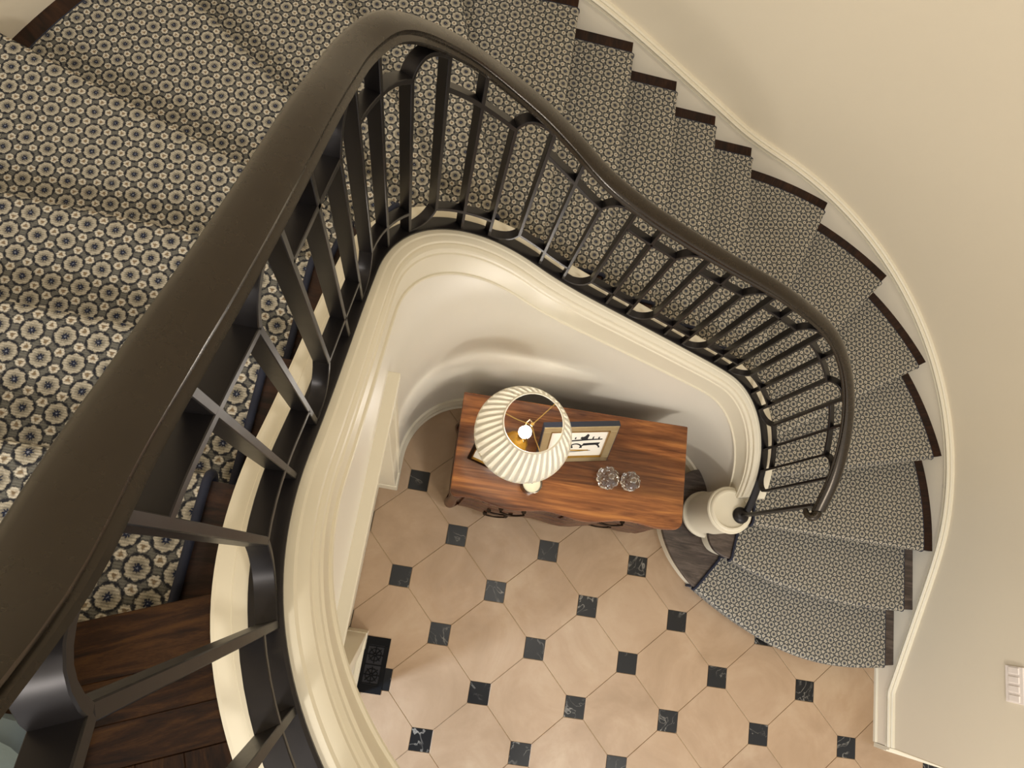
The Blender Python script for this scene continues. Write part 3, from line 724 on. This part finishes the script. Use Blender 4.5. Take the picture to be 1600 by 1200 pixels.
# table lamp
ZT = CH
lp = empty('table_lamp', (.452, .700, ZT)); tag(lp, 'lit table lamp with pleated cream shade on the chest', 'lamp')
part(MB().lathe([(.085, 0), (.088, .012), (.075, .022), (.03, .03), (.024, .05), (.05, .09), (.068, .15), (.064, .20), (.04, .26), (.022, .29), (.024, .30), (.012, .31), (.012, .40)], n=32), 'lamp_base', M['amber'], True, parent=lp)
part(MB().lathe([(.017, .39), (.019, .40), (.019, .445), (.014, .45)], n=20), 'socket', M['brass'], True, parent=lp)
part(MB().lathe([(.012, .445), (.014, .455), (.026, .475), (.032, .50), (.028, .525), (.014, .54), (.0, .543)], n=24), 'bulb', M['bulb'], True, parent=lp)
NP = 38; zb0, zb1, r0, r1 = .455, .735, .237, .138
v = []; f = []
for iz in range(7):
    tz = iz / 6; rr = r0 + (r1 - r0) * tz + .006 * math.sin(math.pi * tz)
    for i in range(NP * 4):
        a = 2 * math.pi * i / (NP * 4); ph = i % 4; d = (.000, .004, .004, .000)[ph] * (1 - .35 * tz)
        v.append(((rr + d) * math.cos(a), (rr + d) * math.sin(a), zb0 + (zb1 - zb0) * tz))
n = NP * 4
for iz in range(6):
    for i in range(n): f.append([iz*n+i, iz*n+(i+1) % n, (iz+1)*n+(i+1) % n, (iz+1)*n+i])
sh = mesh_obj('lamp_shade', v, f, M['shade'], lp, None, False)
sm = sh.modifiers.new('solid', 'SOLIDIFY'); sm.thickness = .0012
# folded second layer of each pleat
v = []; f = []
for i in range(NP):
    a0 = 2 * math.pi * (i + .02) / NP; a1 = 2 * math.pi * (i + .48) / NP
    b_ = len(v)
    for tz in (0.0, .5, 1.0):
        rr = r0 + (r1 - r0) * tz + .006 * math.sin(math.pi * tz) + .0062 - .002 * tz
        for a in (a0, a1): v.append((rr * math.cos(a), rr * math.sin(a), zb0 + (zb1 - zb0) * tz))
    f += [[b_, b_+1, b_+3, b_+2], [b_+2, b_+3, b_+5, b_+4]]
pf = mesh_obj('pleat_folds', v, f, M['shade'], sh); sm = pf.modifiers.new('solid', 'SOLIDIFY'); sm.thickness = .001
ring = lambda R, z: [(R * math.cos(a), R * math.sin(a), z) for a in np.linspace(0, 2 * math.pi, 65)[:-1]]
part(MB().tube(ring(r1 + .001, zb1), .0045, 8, True), 'top_ring', M['trim'], True, parent=sh)
part(MB().tube(ring(r0 + .002, zb0), .004, 8, True), 'bottom_ring', M['trim'], True, parent=sh)
hz = .60
mb = MB()
for k in range(3):
    a = .9 + k * 2.094
    mb.tube([(.01 * math.cos(a), .01 * math.sin(a), zb1 - .045), (r1 * .5 * math.cos(a), r1 * .5 * math.sin(a), zb1 - .04), (r1 * math.cos(a), r1 * math.sin(a), zb1)], .0022, 6)
part(mb, 'spider', M['brass'], True, parent=lp)
part(MB().tube([(0, -.02, .44), (0, -.05, .50), (0, -.045, .60), (0, -.015, .685), (0, 0, .69), (0, .015, .685), (0, .045, .60), (0, .05, .50), (0, .02, .44)], .0025, 6), 'harp', M['brass'], True, parent=lp)
part(MB().lathe([(.004, .685), (.008, .695), (.009, .705), (.003, .715), (.006, .722), (.0, .732)], n=14), 'finial', M['brass'], True, parent=lp)
lo = lamp('bulb_light', 'POINT', (0, 0, .56), 3.0, (1.0, 0.95, 0.89), .03); lo.parent = lp

# framed print leaning on the chest
pfm = empty('picture_frame', (.80, .688, ZT + .010)); tag(pfm, 'framed ink print in a silver gilt frame leaning behind the lamp', 'picture')
lean = math.radians(24); FM = Matrix.Rotation(math.radians(12), 4, 'Z') @ Matrix.Rotation(-lean, 4, 'X')
FW, FH, FT = .40, .335, .022
def fb(x0, x1, y0, y1, z0, z1): return (x0, x1, y0, y1, z0, z1, FM)
b = .042
mb = MB(); bx = [(-FW/2, FW/2, 0, FT, 0, b), (-FW/2, FW/2, 0, FT, FH - b, FH), (-FW/2, -FW/2 + b, 0, FT, b, FH - b), (FW/2 - b, FW/2, 0, FT, b, FH - b)]
for q in bx: mb.box(*fb(*q))
part(mb, 'frame', M['gilt'], bev=.003, parent=pfm)
mb = MB().box(*fb(-FW/2 - .001, FW/2 + .001, .003, FT + .012, FH, FH + .004)).box(*fb(-FW/2 - .003, -FW/2, .003, FT + .012, 0, FH + .004)).box(*fb(FW/2, FW/2 + .003, .003, FT + .012, 0, FH + .004)).box(*fb(-FW/2, FW/2, FT, FT + .012, .002, FH))
part(mb, 'outer_edge', M['navy'], parent=pfm)
mb = MB(); e = b + .004
for q in ((-FW/2 + b, FW/2 - b, -.002, .012, b, e), (-FW/2 + b, FW/2 - b, -.002, .012, FH - e, FH - b), (-FW/2 + b, -FW/2 + e, -.002, .012, b, FH - b), (FW/2 - e, FW/2 - b, -.002, .012, b, FH - b)): mb.box(*fb(*q))
part(mb, 'gilt_slip', M['brass'], parent=pfm)
part(MB().box(*fb(-FW/2 + b, FW/2 - b, .010, .014, b, FH - b)), 'print_paper', M['paper'], parent=pfm)
def flat(pts, mat, nm='ink_mark'):
    v = [tuple(FM @ Vector((X0 + (x - X0) * 1.15, .0097, .16 + (z - .135) * 1.45))) for x, z in pts]; mesh_obj(nm, v, [list(range(len(v)))], mat, pfm)
X0, Z0 = .02, .075
flat([(X0-.10, Z0+.075), (X0+.03, Z0+.085), (X0+.10, Z0+.088), (X0+.10, Z0+.095), (X0+.02, Z0+.094), (X0-.10, Z0+.084)], M['ink'])
flat([(X0, Z0+.090), (X0+.028, Z0+.092), (X0+.032, Z0+.120), (X0+.022, Z0+.128), (X0+.012, Z0+.112), (X0-.002, Z0+.105)], M['ink'])
for i in range(7): flat([(X0-.09+i*.028, Z0+.094), (X0-.083+i*.028, Z0+.094), (X0-.083+i*.028, Z0+.108 + .004*(i%2)), (X0-.09+i*.028, Z0+.106)], M['ink'])
for i, (cx, w_) in enumerate(((-.07, .04), (-.02, .034), (.05, .05))):
    pts = [(X0 + cx + w_ * math.cos(a), Z0 + .035 + .032 * math.sin(a)) for a in np.linspace(0, math.pi, 12)] + [(X0 + cx + (w_ - .008) * math.cos(a), Z0 + .035 + .024 * math.sin(a)) for a in np.linspace(math.pi, 0, 12)]
    flat(pts, M['ink'])
flat([(X0+.01, Z0+.05), (X0+.09, Z0+.055), (X0+.095, Z0+.07), (X0+.015, Z0+.066)], M['ink'])
flat([(X0-.12, Z0+.012), (X0-.04, Z0+.016), (X0+.05, Z0+.014), (X0+.05, Z0+.022), (X0-.05, Z0+.026), (X0-.12, Z0+.022)], M['ochre'])
flat([(X0-.12, Z0+.006), (X0-.02, Z0+.009), (X0+.06, Z0+.016), (X0+.06, Z0+.019), (X0-.03, Z0+.013), (X0-.12, Z0+.010)], M['ink'])
# small gilt frame behind the shade
gf = empty('gilt_frame', (.300, .585, ZT + .008)); tag(gf, 'small dark gilt frame corner peeping out left of the lamp shade', 'picture frame')
GM = Matrix.Rotation(math.radians(-14), 4, 'Z') @ Matrix.Rotation(-math.radians(20), 4, 'X')
mb = MB()
for q in ((-.075, .075, 0, .018, 0, .02), (-.075, .075, 0, .018, .13, .15), (-.075, -.055, 0, .018, .02, .13), (.055, .075, 0, .018, .02, .13)): mb.box(*q, GM)
part(mb, 'frame', M['darkbronze'], bev=.003, parent=gf)
mb = MB()
for q in ((-.056, .056, -.002, .01, .019, .025), (-.056, .056, -.002, .01, .125, .131), (-.056, -.050, -.002, .01, .02, .13), (.050, .056, -.002, .01, .02, .13)): mb.box(*q, GM)
part(mb, 'gilt_slip', M['brass'], parent=gf)
part(MB().box(-.055, .055, .010, .016, .02, .13, GM), 'backing_paper', M['paper'], parent=gf)
# candle in a glass
cd = empty('candle', (.590, .523, ZT)); tag(cd, 'cream pillar candle in a clear glass below the lamp shade', 'candle')
part(MB().lathe([(.050, 0), (.054, .004), (.055, .085), (.052, .085), (.050, .008), (.0, .006)], n=28), 'glass_cup', M['glass'], True, parent=cd)
part(MB().lathe([(.048, .009), (.0485, .066), (.044, .070), (.0, .068)], n=28), 'wax', M['wax'], True, parent=cd)
part(MB().tube([(0, 0, .066), (.002, 0, .080)], .0016, 6), 'wick', M['ink'], True, parent=cd)
# two crystal bowls
def crystal(loc, s, label):
    e = empty('crystal_orb', loc); tag(e, label, 'ornament', 'cut crystal ornaments on the chest')
    v = []; f = []; nr, na = 11, 18
    for i in range(nr):
        th = math.pi * (.14 + .80 * i / (nr - 1))
        for j in range(na):
            a = 2 * math.pi * (j + .5 * (i % 2)) / na; rr = s * math.sin(th) * (1 + .09 * ((i * 7 + j * 3) % 5 - 2) / 2)
            v.append((rr * math.cos(a), rr * math.sin(a), s * .93 + s * math.cos(math.pi - th)))
    for i in range(nr - 1):
        for j in range(na):
            k = (j + 1) % na
            if i % 2 == 0: f += [[i*na+j, i*na+k, (i+1)*na+j], [i*na+k, (i+1)*na+k, (i+1)*na+j]]
            else: f += [[i*na+j, i*na+k, (i+1)*na+k], [i*na+j, (i+1)*na+k, (i+1)*na+j]]
    f += [list(range(na))[::-1], [(nr-1)*na+j for j in range(na)]]
    b_ = mesh_obj('faceted_body', v, f, M['glass'], e)
    b_.location.z = -min(q[2] for q in v) + .001
    part(MB().lathe([(.012, 0), (.016, s * .06), (.010, s * .12), (.018, s * .22), (.012, s * .34), (.0, s * .36)], (0, 0, s * 1.86), 8), 'finial', M['glass'], False, parent=e)
crystal((1.005, .628, ZT), .062, 'larger faceted crystal ornament nearer the lamp on the chest')
crystal((1.135, .633, ZT), .054, 'smaller faceted crystal ornament nearer the right end of the chest')

# floor register
fv = empty('floor_register', (-.064, -.61, 0), math.radians(0)); tag(fv, 'black iron scrollwork floor register beside the left baseboard', 'vent')
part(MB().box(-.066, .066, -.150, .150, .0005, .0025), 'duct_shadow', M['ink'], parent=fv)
mb = MB()
for q in ((-.078, .078, -.162, -.115), (-.078, .078, .115, .162), (-.078, -.048, -.115, .115), (.048, .078, -.115, .115)): mb.box(q[0], q[1], q[2], q[3], .0005, .006)
part(mb, 'register_frame', M['black'], bev=.001, parent=fv)
for cy in (-.058, .058):
    mb = MB()
    for k in range(8):
        a = k * math.pi / 4; mb.tube([(.006 * math.cos(a), cy + .006 * math.sin(a), .005), (.047 * math.cos(a), cy + .047 * math.sin(a), .005)], .0028, 6)
    for k in range(8):
        a0 = k * math.pi / 4
        mb.tube([(.030 * math.cos(a0 + t) * (1 + .25 * math.sin(t * 4)), cy + .030 * math.sin(a0 + t) * (1 + .25 * math.sin(t * 4)), .005) for t in np.linspace(0, math.pi / 4, 6)], .0024, 6)
    mb.tube([(.008 * math.cos(t), cy + .008 * math.sin(t), .005) for t in np.linspace(0, 2 * math.pi, 13)[:-1]], .004, 6, True)
    part(mb, 'scroll_rosette', M['black'], True, parent=fv)
mb = MB()
for y in (-.108, 0, .108): mb.box(-.05, .05, y - .003, y + .003, .002, .006)
part(mb, 'cross_strip', M['black'], parent=fv)

# light switch on the outer wall
sw = empty('light_switch', (CRX + RO, -.095, 1.125)); tag(sw, 'white four-gang wall switch plate near the wall corner', 'switch')
part(MB().box(-.008, .001, -.092, .092, -.058, .058), 'plate', M['white_plastic'], bev=.003, parent=sw)
for i in range(4):
    y = -.069 + i * .046
    part(MB().box(-.0125, -.006, y - .016, y + .016, -.033, .033), 'rocker', M['white_plastic'], bev=.002, parent=sw)

# photographer's trouser leg at the foot of the picture
pe = empty('person', (-.472, -.385, HL)); tag(pe, 'lower leg of a person in pale blue jeans standing on the landing', 'person')
leg = MB().tube([(.02, .03, .05), (.012, .012, .09), (0, -.01, .14), (-.02, -.05, .25), (-.03, -.08, .38), (-.03, -.10, .5)], [.088, .090, .080, .074, .082, .092], 20)
part(leg, 'jeans_leg', M['denim'], True, parent=pe)
part(MB().tube([(-.01, -.10, .045), (.0, -.04, .05), (.01, .03, .045), (.02, .09, .036), (.024, .12, .032)], [.030, .042, .045, .036, .022], 16), 'shoe', M['shoe'], True, parent=pe)
